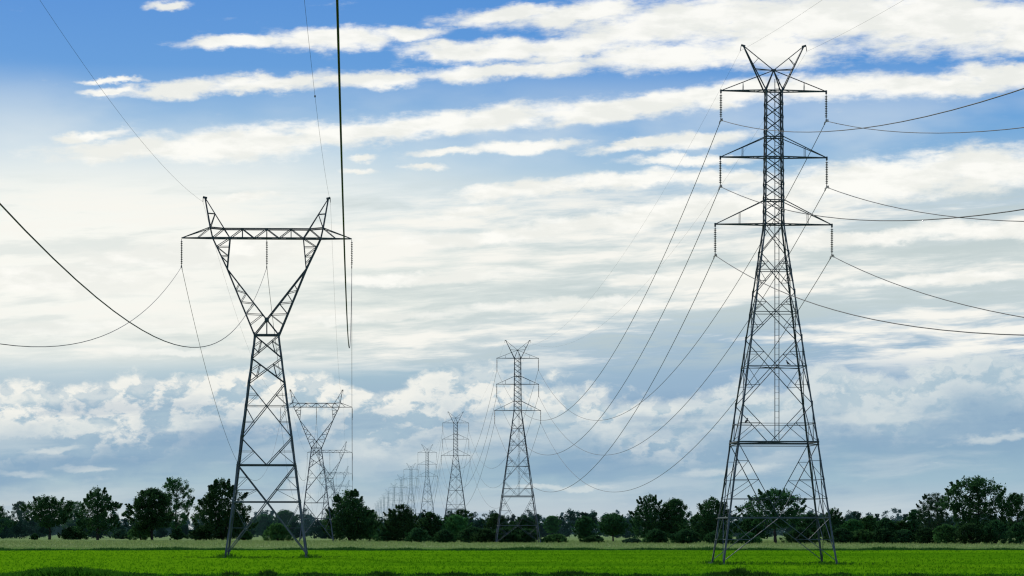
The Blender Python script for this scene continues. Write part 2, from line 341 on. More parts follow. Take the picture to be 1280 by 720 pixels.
LEG, BR, RD = .150, .060, .042
def body(root, hw, hd, zbot, ztop_list, panels, legw=LEG):
    """four legs (one mesh each) and the bracing of a tapered square lattice body"""
    for sx in (-1, 1):
        for sy in (-1, 1):
            m = MB()
            for z0, z1, w in ztop_list:
                m.angle((sx*hw(z0), sy*hd(z0), z0), (sx*hw(z1), sy*hd(z1), z1), w, ((-sx, 0, 0), (0, -sy, 0)))
                m.bar((sx*(hw(z1)-.02), sy*(hd(z1)-.02), z1-.28), (sx*(hw(z1)-.02), sy*(hd(z1)-.02), z1+.28), w*.55)
            m.bar((sx*hw(zbot), sy*hd(zbot), -.5), (sx*hw(zbot), sy*hd(zbot), .12), .42)
            m.build('leg', M['steel_light'] if ztop_list[0][0] < 1 else M['steel'], root)
    for face in range(4):
        def Lp(z): return [(-hw(z),-hd(z),z),(hw(z),-hd(z),z),(hw(z),hd(z),z),(-hw(z),hd(z),z)][face]
        def Rp(z): return [(hw(z),-hd(z),z),(hw(z),hd(z),z),(-hw(z),hd(z),z),(-hw(z),-hd(z),z)][face]
        def Mp(z): return lerp(Lp(z), Rp(z), .5)
        m = MB(); low = MB()
        for p in panels:
            k = p[0]
            if k == 'H': m.bar(Lp(p[1]), Rp(p[1]), p[2])
            elif k == 'HL': low.bar(Lp(p[1]), Rp(p[1]), p[2])
            elif k == 'X':
                z0, z1, w, red = p[1:5]
                m.bar(Lp(z0), Rp(z1), w); m.bar(Rp(z0), Lp(z1), w)
                w0 = (Vector(Rp(z0))-Vector(Lp(z0))).length; w1 = (Vector(Rp(z1))-Vector(Lp(z1))).length
                tc = w0/(w0+w1); zc = z0+(z1-z0)*tc
                if red:
                    m.bar(Lp(zc), Rp(zc), BR*.95)
                    for A, B in ((Lp, Rp), (Rp, Lp)):
                        for (t, za, zb) in ((.5*tc, z0, z1), ):
                            q = lerp(A(z0), B(z1), tc*.5); m.bar(q, A(q[2]), RD)
                            m.bar(q, A(zc), RD)
                            q = lerp(A(z1), B(z0), (1-tc)*.5); m.bar(q, A(q[2]), RD)
                            m.bar(q, A(zc), RD)
            elif k == 'V':                       # from the leg nodes at the top down to the middle of the beam below
                z1, z0, w, nred = p[1:5]
                for A in (Lp, Rp):
                    m.bar(A(z1), Mp(z0), w)
                    prev = A(z1)
                    for i in range(1, nred+1):
                        q = lerp(A(z1), Mp(z0), i/(nred+1)); a = A(q[2])
                        m.bar(q, a, RD)
                        zn = z1+(z0-z1)*(i+.0)/(nred+1)
                        nx = A(z1+(z0-z1)*(i+1)/(nred+1))
                        m.bar(q, nx, RD)
            elif k == 'A':                       # from the middle of the beam down to the legs
                z1, z0, w, nred = p[1:5]
                for A in (Lp, Rp):
                    low.bar(Mp(z1), A(z0), w)
                    for i in range(1, nred+1):
                        q = lerp(A(z0), Mp(z1), i/(nred+1)); low.bar(q, A(q[2]), RD*1.1)
                        low.bar(q, A(z0+(z1-z0)*(i+1)/(nred+1)), RD)
        m.build('bracing', M['steel'], root)
        if low.v: low.build('lower_bracing', M['steel_light'], root)

# ------------------------------------------------------------------ tall three-armed pylon (right-hand row)
def Zr(y): return (704-y)/14.42
def make_right():
    root = empty('lattice_pylon')
    ZW, ZT = Zr(279), Zr(112)
    def hw(z): return 4.95+(0.85-4.95)*z/ZW if z <= ZW else .85+(.73-.85)*(z-ZW)/(ZT-ZW)
    def hd(z): return 3.9+(0.72-3.9)*z/ZW if z <= ZW else .72+(.64-.72)*(z-ZW)/(ZT-ZW)
    z = [0, Zr(646), Zr(552), Zr(505), Zr(422), Zr(365), Zr(316), ZW]
    legs = [(0,z[1],.155),(z[1],z[2],.15),(z[2],z[3],.145),(z[3],z[4],.14),(z[4],z[5],.135),(z[5],z[6],.13),(z[6],ZW,.125),(ZW,ZT,.115)]
    pan = [('A', z[1], .25, BR, 1), ('HL', z[1], .11), ('V', z[2], z[1], BR*1.05, 3), ('H', z[2], .13), ('H', z[2]-.22, .07), ('H', Zr(529), RD),
           ('V', z[3], z[2], BR, 1), ('X', z[3], z[4], BR, True), ('X', z[4], z[5], BR, True), ('X', z[5], z[6], BR, True), ('X', z[6], ZW, BR, False)]
    n = 10
    for i in range(n): pan.append(('X', ZW+(ZT-ZW)*i/n, ZW+(ZT-ZW)*(i+1)/n, .065, False))
    for y in (279, 249, 195, 170, 112): pan.append(('H', Zr(y), .09))
    body(root, hw, hd, 0, legs, pan)
    # inner diaphragm crosses
    for zz in (z[2], Zr(458), ZW, Zr(195), ZT):
        dm = MB(); dm.bar((-hw(zz),-hd(zz),zz), (hw(zz),hd(zz),zz), RD); dm.bar((hw(zz),-hd(zz),zz+.02), (-hw(zz),hd(zz),zz+.02), RD)
        dm.build('diaphragm', M['steel'], root)
    node = Vector((0, 0, Zr(86)))
    pk = MB()
    for sx in (-1, 1):
        for sy in (-1, 1): pk.bar((sx*hw(ZT), sy*hd(ZT), ZT), node, .075)
    pk.bar(node-Vector((.2,0,0)), node+Vector((.2,0,0)), .2); pk.build('head_frame', M['steel'], root)
    pts = {}
    for sx in (-1, 1):
        for name, y0, ytop, L, yi in (('low', 279, 249, 5.1, 318), ('middle', 195, 170, 4.65, 232), ('top', 112, None, 4.6, 149)):
            zb = Zr(y0); tip = Vector((sx*L, 0, zb)); m = MB()
            for sy in (-1, 1):
                b = Vector((sx*hw(zb), sy*hd(zb), zb)); m.bar(b, tip, .10)
                t = node if ytop is None else Vector((sx*hw(Zr(ytop)), sy*hd(Zr(ytop)), Zr(ytop)))
                m.bar(t, tip, .068)
                u = .46 if ytop is None else .5
                bm = lerp(b, tip, .5); 
                if ytop is None:
                    uu = (bm.x-0)/(tip.x) ; q = lerp(t, tip, uu)
                else: q = lerp(t, tip, .5)
                m.bar(bm, q, RD)
            for i in range(4):
                a = lerp((sx*hw(zb), -hd(zb), zb), tip, i/4); c = lerp((sx*hw(zb), hd(zb), zb), tip, (i+1)/4 if i < 3 else .9); m.bar(a, c, RD*.8)
                c0 = lerp((sx*hw(zb), hd(zb), zb), tip, i/4); m.bar(a, c0, RD*.8)
            m.bar(tip-Vector((0,0,.22)), tip+Vector((0,0,.1)), .14)
            m.build('cross_arm', M['steel'], root)
            ln = zb-Zr(yi); insulator(root, tip.x, zb-.12, ln-.12)
            pts[(name, sx)] = Vector((tip.x, 0, zb-ln))
        tip = Vector((sx*2.64, 0, Zr(55.5))); m = MB()
        for sy in (-1, 1):
            b = Vector((sx*hw(ZT), sy*hd(ZT), ZT)); m.bar(b, tip, .10)
            q = lerp(b, tip, .48); m.bar(node, q, .06)
            q2 = lerp(node, tip, .5); m.bar(q2, lerp(b, tip, .58), RD)
        m.bar(node, tip, .07)
        m.bar(tip-Vector((.16*sx,0,.05)), tip+Vector((.2*sx,0,.05)), .16); m.bar(tip+Vector((.2*sx,0,0)), tip+Vector((.26*sx,0,-.45)), .05)
        m.build('earth_wire_peak', M['steel'], root)
        pts[('earth', sx)] = tip+Vector((.26*sx, 0, -.45))
    ld = MB()
    for dx in (-.17, .19): ld.bar((.28+dx, .0, z[2]), (.28+dx, 0, Zr(97)) , .06)
    for i in range(58): ld.bar((.11, 0, z[2]+.5+i*.55), (.47, 0, z[2]+.5+i*.55), .022)
    ld.build('ladder', M['steel'], root)
    return root, pts, hw, hd

# ------------------------------------------------------------------ fork-headed pylon (left-hand row)
def Zl(y): return (697-y)/11.65
def make_left():
    root = empty('lattice_pylon')
    ZW = Zl(419)
    def hw(z): return 4.35+(1.31-4.35)*z/ZW
    def hd(z): return 3.5+(1.0-3.5)*z/ZW
    z = [0, Zl(627.5), Zl(581.5), Zl(547.3), Zl(479), Zl(447.7), ZW]
    legs = [(0,z[1],.165),(z[1],z[2],.16),(z[2],z[3],.155),(z[3],z[4],.15),(z[4],z[5],.145),(z[5],ZW,.145)]
    pan = [('A', z[1], .4, .10, 1), ('HL', z[1], .14), ('V', z[2], z[1], .10, 2), ('H', z[2], .14), ('V', z[3], z[2], .09, 1),
           ('X', z[3], z[4], .085, True), ('X', z[4], z[5], .085, False), ('X', z[5], ZW, .085, False), ('H', ZW, .15)]
    body(root, hw, hd, 0, legs, pan)
    for sy in (-1, 1):
        for zz0, zz1 in ((z[4], z[5]), (z[5], ZW)):
            for sx in (-1, 1):
                rd = MB()
                A = lambda q: Vector((sx*hw(q), sy*hd(q), q)); B = lambda q: Vector((-sx*hw(q), sy*hd(q), q))
                q1 = lerp(A(zz0), B(zz1), .25); q2 = lerp(A(zz1), B(zz0), .25)
                rd.bar(q1, q2, .06); rd.bar(q1, A((zz0+zz1)/2), .06); rd.bar(q2, A((zz0+zz1)/2), .06)
                rd.build('secondary_bracing', M['steel'], root)
    for zz in (z[2], z[1]):
        rd = MB(); rd.bar((-hw(zz),-hd(zz),zz), (hw(zz),hd(zz),zz), .07); rd.bar((hw(zz),-hd(zz),zz+.02), (-hw(zz),hd(zz),zz+.02), .07)
        rd.build('diaphragm', M['steel'], root)
    zb, zt, d0 = Zl(298), Zl(286.5), .70
    Cn = (0, Zl(399.8)); pts = {}
    for sx in (-1, 1):
        P, W, Wo = (sx*4.22, Zl(336.5)), (sx*1.31, ZW), (-sx*1.31, ZW)
        Bo, Bi, To = (sx*5.78, zb), (sx*3.92, zb), (sx*6.03, Zl(285))
        def v(p, sy, d): return Vector((p[0], sy*d, p[1]))
        def mixp(a, b, t): return (a[0]*(1-t)+b[0]*t, a[1]*(1-t)+b[1]*t)
        m = MB()
        for sy in (-1, 1):
            m.bar(v(W, sy, 1.0), v(P, sy, .75), .15); m.bar(v(P, sy, .75), v(Bo, sy, d0), .15)
            m.bar(v(Cn, sy, .95), v(P, sy, .76), .115); m.bar(v(P, sy, .75), v(Bi, sy, d0), .10)
            m.bar(v(Cn, sy, .95), v(Wo, sy, 1.0), .115)
            if sx == 1: m.bar(v(Cn, sy, .95), (0, sy*1.0, ZW), .07); m.bar(v(Cn, sy, .95)-Vector((.2,0,0)), v(Cn, sy, .95)+Vector((.2,0,0)), .36, .36)
            o = [.06, .22, .40, .58, .76]; i_ = [.10, .32, .52, .70]
            for a in range(4):
                pa = v(mixp(W, P, o[a]+.10), sy, .95-.05*a); pb = v(mixp(Cn, P, i_[a]), sy, .95-.05*a)
                m.bar(pa, pb, .062)
                if a < 3: m.bar(pb, v(mixp(W, P, o[a+1]+.10), sy, .95-.05*(a+1)), .062)
            # the widening bit under the beam
            for a, b in ((.42, .42), (.72, .72)): m.bar(v(mixp(P, Bo, a), sy, .73), v(mixp(P, Bi, b), sy, .73), .062)
            m.bar(v(mixp(P, Bo, .42), sy, .73), v(mixp(P, Bi, .2), sy, .74), .06); m.bar(v(mixp(P, Bi, .42), sy, .73), v(mixp(P, Bo, .72), sy, .72), .062); m.bar(v(mixp(P, Bo, .72), sy, .72), v(Bi, sy, d0), .075)
        for t in (0, .25, .5, .75, 1):
            a = mixp(W, P, t); m.bar((a[0], -(1-.25*t), a[1]), (a[0], 1-.25*t, a[1]), .055)
            if t < 1:
                b = mixp(W, P, t+.25); m.bar((a[0], -(1-.25*t), a[1]), (b[0], (1-.25*(t+.25)), b[1]), .055)
        m.build('fork_arm', M['steel'], root)
        h = MB(); tip = Vector((sx*6.60, 0, Zl(247.5)))
        for sy in (-1, 1):
            to, bo, bi = v(To, sy, d0), v(Bo, sy, d0), v(Bi, sy, d0)
            h.bar(tip, to, .105); h.bar(to, bo, .12); h.bar(tip, bi, .085)
            a1, b1 = lerp(tip, to, .52), lerp(tip, bi, .40); h.bar(a1, b1, .062); h.bar(to, b1, .062)
        h.bar(tip-Vector((.22*sx,0,.05)), tip+Vector((.22*sx,0,.05)), .22); h.bar(tip+Vector((.2*sx,0,0)), tip+Vector((.22*sx,0,-.45)), .06)
        h.build('earth_wire_peak', M['steel'], root)
        pts[('earth', sx)] = tip+Vector((.22*sx, 0, -.45))
    bm = MB(); L = 9.1
    bn = [-5.78,-3.92,-1.33,1.33,3.92,5.78]; tn = [-4.6,-2.6,0,2.6,4.6]
    for sy in (-1, 1):
        for sx in (-1, 1):
            tip = Vector((sx*L, 0, zb)); to = Vector((sx*6.03, sy*d0, Zl(285)))
            bm.bar((sx*5.78, sy*d0, zb), tip, .12); bm.bar(to, tip, .085); bm.bar((sx*7.4, sy*d0*.5, zb), to, .062)
            bm.bar(to, (sx*4.6, sy*d0, zt), .12)
        bm.bar((-5.78, sy*d0, zb), (5.78, sy*d0, zb), .125); bm.bar((-4.6, sy*d0, zt), (4.6, sy*d0, zt), .12)
        for i in range(5):
            bm.bar((bn[i], sy*d0, zb), (tn[i], sy*d0, zt), .08); bm.bar((tn[i], sy*d0, zt), (bn[i+1], sy*d0, zb), .08)
        for x in (-2.6, 0, 2.6): bm.bar((x, sy*d0, zb), (x, sy*d0, zt), .07)
    for i in range(5):
        bm.bar((bn[i], -d0, zb), (bn[i+1], d0, zb), .055); bm.bar((bn[i], -d0, zb), (bn[i], d0, zb), .055)
        bm.bar((tn[i], -d0, zt), (tn[i], d0, zt), .055)
    bm.bar((0, -d0, zb), (0, d0, zb), .12)
    bm.build('bridge_beam', M['steel'], root)
    for i, x in enumerate((-L, 0, L)):
        ln = (334-298)/11.65; insulator(root, x, zb-.1, ln-.1); pts[('phase', i)] = Vector((x, 0, zb-ln))
    return root, pts

ang = YAW
def place(o, px, Y):
    o.location = (wx(px, Y) if px is not None else 0, Y, 0); o.rotation_euler = (0, 0, ang)
right_Y = [250, 638, 1022, 1412, 1805, 2175, 2560, 2960, 3350, 3730, 4110, 4500]
left_Y = [309, 732, 1160, 1600, 2050, 2490]
RX0, LX0 = wx(967, 250), wx(333.5, 309)
def rpos(Y): return Vector((RX0+(Y-250)*SL, Y, 0))
def lpos(Y): return Vector((LX0+(Y-309)*SL, Y, 0))
ordn = ['nearest','second','third','fourth','fifth','sixth','seventh','eighth','ninth','tenth','eleventh','farthest']
rp, rpts, rhw, rhd = make_right(); lp, lpts = make_left()
for i, Y in enumerate(right_Y):
    o = rp if i == 0 else copy_tree(rp)
    o.location = rpos(Y); o.rotation_euler = (0,0,ang)
    lab = ['tall dark steel lattice pylon with three cross-arm pairs, the biggest, at right of field',
           'mid-sized three-armed lattice pylon rising behind the hedge in the middle of the picture',
           'smaller three-armed lattice pylon, third from the front in the right-hand row'][i] if i < 3 else f'tiny distant three-armed lattice pylon, {ordn[i]} from the front in the right-hand row' if i < 11 else 'faintest and farthest three-armed lattice pylon at the end of the right-hand row'
    tag(o, lab, 'pylon', 'three-armed lattice pylons of the right-hand line')
for i, Y in enumerate(left_Y):
    o = lp if i == 0 else copy_tree(lp)
    o.location = lpos(Y); o.rotation_euler = (0,0,ang)
    lab = ['large fork-headed steel lattice pylon with long flat beam, nearest on the left of field',
           'smaller fork-headed lattice pylon seen just right of the big fork-headed one',
           'distant fork-headed lattice pylon, third in its row, half behind a feathery tree',
           'faint fork-headed lattice pylon, fourth in its row, rising over the feathery tree',
           'very faint fork-headed lattice pylon, fifth in its row above the feathery tree',
           'farthest and faintest fork-headed lattice pylon of the left-hand row'][i]
    tag(o, lab, 'pylon', 'fork-headed lattice pylons of the left-hand line')

# ------------------------------------------------------------------ wires
rotm = Matrix.Rotation(ang, 4, 'Z')
def wire(name, spots, sag_per, rad, label, group, mark=None):
    """spots: attachment points in order; one continuous cable sagging between them"""
    m = MB(); pts = []
    for i in range(len(spots)-1):
        a, b = spots[i], spots[i+1]; span = (b-a).length; s = sag_per(i, span); n = 56 if i < 2 else (22 if i < 4 else 12)
        for k in range(n+(1 if i == len(spots)-2 else 0)):
            t = k/n; p = lerp(a, b, t); p.z -= 4*s*t*(1-t); pts.append(p)
    m.tube(pts, [rad]*len(pts), 6)
    o = m.build(name, M['cable'], None, True); tag(o, label, 'power line', group)
    if mark:
        q = min(pts, key=lambda p: abs(p.y-mark)); c = MB(); c.lathe((0,0,0), [(.015,-.09),(.045,-.06),(.055,0),(.045,.06),(.015,.09)], 8)
        c.build('marker_ball', M['insulator'], o, True, q)
    return o
R0 = rpos(250-385)
def spots_r(key): return [R0+rotm@rpts[key]]+[rpos(Y)+rotm@rpts[key] for Y in right_Y]
for (lev, word) in (('top','top'),('middle','middle'),('low','bottom')):
    for sx, side in ((-1,'left'),(1,'right')):
        wire('conductor', spots_r((lev, sx)), lambda i, sp: 17.6*(sp/386)**2, .030,
             f'sagging conductor hung under the {word} {side} arms of the three-armed pylons', 'conductors of the right-hand line')
for sx, side in ((-1,'left'),(1,'right')):
    wire('earth_wire', spots_r(('earth', sx)), lambda i, sp: 9.0*(sp/386)**2, .007, f'thin earth wire joining the {side} peaks of the three-armed pylons', 'earth wires of the right-hand line')
L0 = lpos(309-423)+Vector((-.28, 0, 0))
def spots_l(key): return [L0+rotm@lpts[key]]+[lpos(Y)+rotm@lpts[key] for Y in left_Y]
for i, side in enumerate(('left end','middle','right end')):
    wire('conductor', spots_l(('phase', i)), lambda i, sp: (19.7 if i == 0 else 19.0)*(sp/423)**2, .024,
         f'sagging conductor hung below the {side} of the fork-headed pylons’ beams'.replace('’',''), 'conductors of the left-hand line')
for sx, side in ((-1,'left'),(1,'right')):
    wire('earth_wire', spots_l(('earth', sx)), lambda i, sp: 8.3*(sp/423)**2, .009, f'thin earth wire joining the {side} peaks of the fork-headed pylons', 'earth wires of the left-hand line', 185 if sx > 0 else None)

# ------------------------------------------------------------------ birds perched on the big pylon
def bird(local, rz, label):
    m = MB()
    sp = [((0,-.26,.02),.012),((0,-.16,.05),.035),((0,-.04,.12),.075),((0,.05,.20),.085),((0,.09,.28),.06),((0,.11,.34),.05),((0,.14,.38),.045),((0,.18,.385),.025),((0,.235,.375),.006)]
    m.tube([p for p, r in sp], [r for p, r in sp], 8)
    p = RP1+rotm@Vector(local)
    o = m.build('bird', M['bird'], None, True, p); o.rotation_euler = (0,0,rz)
    lg = MB()
    for s in (-.035, .035): lg.bar((s,.03,0), (s,.04,.14), .016)
    lg.build('leg', M['bark'], o)
    for s in (-1, 1):
        w = MB(); w.tube([(s*.075,.06,.24),(s*.085,-.05,.13),(s*.04,-.2,.05)], [.03,.045,.01], 6); w.build('wing', M['bird'], o, True)
    tag(o, label, 'bird', 'birds perched on the nearest three-armed pylon')
RP1 = rpos(250)
z3, z4 = Zr(505), Zr(422)
zc = z3+(z4-z3)*rhw(z3)/(rhw(z3)+rhw(z4))
bird((.95, -rhd(zc), zc+.05), 1.2, 'small black bird perched on the middle crosspiece inside the big three-armed pylon')
zz = Zr(529); bird((-rhw(zz)+.55, -rhd(zz), zz+.03), -.7, 'small black bird perched on the lower left strut of the big three-armed pylon')

# ------------------------------------------------------------------ ground
def sheet(name, x0, x1, y0, y1, z, mat, nx=1, ny=1, wob=0):
    rng = random.Random(5); v = []; f = []
    for j in range(ny+1):
        for i in range(nx+1):
            y = y0+(y1-y0)*j/ny
            if wob and j in (0, ny): y += rng.uniform(-wob, wob)
            v.append((x0+(x1-x0)*i/nx, y, z))
    for j in range(ny):
        for i in range(nx): k = j*(nx+1)+i; f.append((k, k+1, k+nx+2, k+nx+1))
    me = bpy.data.meshes.new(name); me.from_pydata(v, [], f); me.materials.append(mat)
    o = bpy.data.objects.new(name, me); C.objects.link(o); o['kind'] = 'structure'; return o
sheet('ground', -7000, 7000, -600, 14000, 0, M['meadow'])
sheet('dry_grass_verge', -900, 900, 408, 790, .004, M['dry'], 200, 2, 9)
sheet('rice_field', -700, 700, -500, 424, .008, M['rice'], 200, 2, 2.5)

def fast_mesh(name, V, n):
    k = len(V); me = bpy.data.meshes.new(name); me.vertices.add(k*n); me.loops.add(k*n); me.polygons.add(k)
    me.vertices.foreach_set('co', V.reshape(-1).astype(np.float32)); me.loops.foreach_set('vertex_index', np.arange(k*n, dtype=np.int32))
    me.polygons.foreach_set('loop_start', np.arange(0, k*n, n, dtype=np.int32)); me.update(calc_edges=True)
    return me
def blades(name, mat, rng, xs, ys, hs, wd, nb, lean, label, cat, z=0.0, zs=None):
    n = len(xs); rep = np.repeat(np.arange(n), nb); k = len(rep)
    bx = xs[rep]+rng.normal(0, wd*2.2, k); by = ys[rep]+rng.normal(0, wd*2.2, k); h = hs[rep]*rng.uniform(.6, 1.1, k)
    a = rng.uniform(0, 2*np.pi, k); w = wd*rng.uniform(.5, 1.0, k); lx = rng.normal(0, lean, k)*h; ly = rng.normal(0, lean, k)*h
    V = np.zeros((k, 5, 3)); ca, sa = np.cos(a)*w, np.sin(a)*w
    V[:,0] = np.stack([bx-ca, by-sa, np.full(k, z)], 1); V[:,1] = np.stack([bx+ca, by+sa, np.full(k, z)], 1)
    V[:,2] = np.stack([bx+ca*.8+lx*.4, by+sa*.8+ly*.4, z+h*.6], 1); V[:,3] = np.stack([bx+lx, by+ly, z+h], 1); V[:,4] = np.stack([bx-ca*.8+lx*.4, by-sa*.8+ly*.4, z+h*.6], 1)
    me = fast_mesh(name, V, 5); me.materials.append(mat)
    o = bpy.data.objects.new(name, me); C.objects.link(o); tag(o, label, cat, kind='stuff'); return o
rng = np.random.default_rng(3)
def scatter(n, y0, y1, marg=1.15, bias=1.0):
    y = y0+(y1-y0)*rng.random(n)**bias; x = (rng.random(n)*2-1)*y*(640/F)*marg; return x, y
x, y = scatter(17000, 176, 421, 1.15, 1.3)
blades('rice_plants', M['rice_blade'], rng, x, y, rng.uniform(.10, .22, len(x)), .03, 3, .4, 'bright green young rice covering the whole field', 'rice')
x, y = scatter(30000, 452, 790, 1.12, 1.0)
blades('tall_grass', M['dry_blade'], rng, x, y, rng.uniform(.2, .6, len(x))*np.clip((y-430)/160, .35, 1), .06, 3, .25, 'pale straw-green tall grass in a strip behind the rice field', 'grass')
x = (rng.random(8000)*2-1)*92; y = rng.normal(426, 4.0, 8000)+4*np.sin(x*.11)+2*np.sin(x*.37)
blades('painted_shade_grass', M['shade_blade'], rng, x, y, rng.uniform(.12, .40, len(x))*(1+.35*np.sin(x*.23+1)+.3*np.sin(x*.71)), .07, 4, .3, 'grass blades in painted shade edging the far side of the rice field', 'grass')  # dark blades paint the shaded front edge of the tall grass
fx, fy, fh = [], [], []
for base, hwx, hdy in ((rpos(250), 4.95, 3.9), (lpos(309), 4.35, 3.5)):
    for sx in (-1, 1):
        for sy in (-1, 1):
            c = base+rotm@Vector((sx*hwx, sy*hdy, 0))
            fx += list(rng.normal(c.x, .6, 40)); fy += list(rng.normal(c.y, 1.6, 40)); fh += list(rng.uniform(.12, .45, 40)*rng.uniform(.6, 1.3))
    for k in range(3):
        cx, cy = base.x+rng.uniform(-5, 5), base.y+rng.uniform(-6, 4)
        fx += list(rng.normal(cx, 3.4, 70)); fy += list(rng.normal(cy, 3.5, 70)); fh += list(rng.uniform(.06, .24, 70))
blades('rough_grass', M['hump'], rng, np.array(fx), np.array(fy), np.array(fh), .04, 4, .35, 'rough grass left standing around the feet of the two nearest pylons', 'grass')
# dark weeds on the near bank, along the bottom edge of the frame
wxs, wys, whs = [], [], []
for (pxc, half, topy, n) in [(165,14,713,50),(185,18,714,60),(230,14,715,50),(290,16,712,60),(335,14,709,90),(395,34,713,150),(440,22,716,60),(478,24,711,130),(530,20,714,90),(570,34,713,170),(612,18,715,70),(660,22,713,110),(715,40,711,230),(760,20,714,80),(800,24,715,80),(850,20,716,60),(925,14,706,110),(905,30,712,150),(950,24,712,110),(1020,20,715,70),(1050,16,713,70),(1140,30,714,130),(1190,20,716,60),(1240,30,716,80),(250,20,716,50)]:
    for _ in range(n):
        Y = rng.uniform(176, 186); u = rng.normal(0, .5); px = pxc+half*u
        hh = wz(topy, Y)*math.exp(-u*u*.8)*rng.uniform(.25, 1.0)**.8*(1.12 if rng.random() < .15 else .9)
        wxs.append(wx(px, Y)); wys.append(Y); whs.append(max(.12, hh))
blades('bank_weeds', M['weed'], rng, np.array(wxs), np.array(wys), np.array(whs), .045, 6, .38, 'dark green weeds growing along the near bank of the rice field', 'weeds')

hx, hy, hh = list((rng.random(3600)*2-1)*38), list(rng.uniform(172, 186, 3600)), list(rng.uniform(.06, .26, 3600))
for _ in range(1500):
    u = rng.normal(0, .55); Y = rng.uniform(177, 188); hx.append(wx(85+80*u, Y)); hy.append(Y); hh.append(wz(708, Y)*math.exp(-u*u*.9)*rng.uniform(.45, 1.0)+.05)
blades('bank_grass', M['hump'], rng, np.array(hx), np.array(hy), np.array(hh), .045, 5, .4, 'mid-green grass on the near bank, swelling into a low hump at the left', 'grass')

# ------------------------------------------------------------------ trees
def leaf_mesh(name, clumps, leaf, per, rng, mat, parent, flat=.7):
    """clumps: (x,y,z,r); leaf quads scattered through each clump"""
    cl = np.array(clumps); n = len(cl); rep = np.repeat(np.arange(n), per); k = len(rep)
    d = rng.normal(size=(k, 3)); d /= np.linalg.norm(d, axis=1, keepdims=True)
    rr = cl[rep, 3]*rng.random(k)**.55*rng.uniform(.75, 1.45, k)
    c = cl[rep, :3]+d*rr[:, None]*np.array([1, 1, flat])
    nrm = rng.normal(size=(k, 3))+np.array([0, 0, .5]); nrm /= np.linalg.norm(nrm, axis=1, keepdims=True)
    t = np.cross(nrm, rng.normal(size=(k, 3))); t /= np.linalg.norm(t, axis=1, keepdims=True); b = np.cross(nrm, t)
    s = leaf*rng.uniform(.5, 1.2, k)[:, None]
    V = np.stack([c-t*s, c+b*s*.5, c+t*s, c-b*s*.5], 1)
    me = fast_mesh(name, V, 4); me.materials.append(mat)
    o = bpy.data.objects.new(name, me); C.objects.link(o)
    if parent: o.parent = parent
    return o

def profile(style, t):
    """half-width (0..1) of the crown at height fraction t"""
    if style == 'dome': return (max(0, 1-(2*(t-.38)/1.24)**2))**.5 if t > .38 else .72+.28*t/.38
    if style == 'umbrella': return (max(0, 1-((t-.45)/.56)**2))**.5*(.9 if t < .3 else 1)
    if style == 'pyramid': return min(1, .75+t*1.0) if t < .25 else max(0.06, 1-(t-.25)/.78)**.8
    if style == 'column': return (max(0, 1-((t-.45)/.57)**2))**.5
    if style == 'feather': return min(1, .7+t) if t < .35 else max(.05, 1-((t-.35)/.70)**1.6)
    return max(.1, 1-t*t)**.5

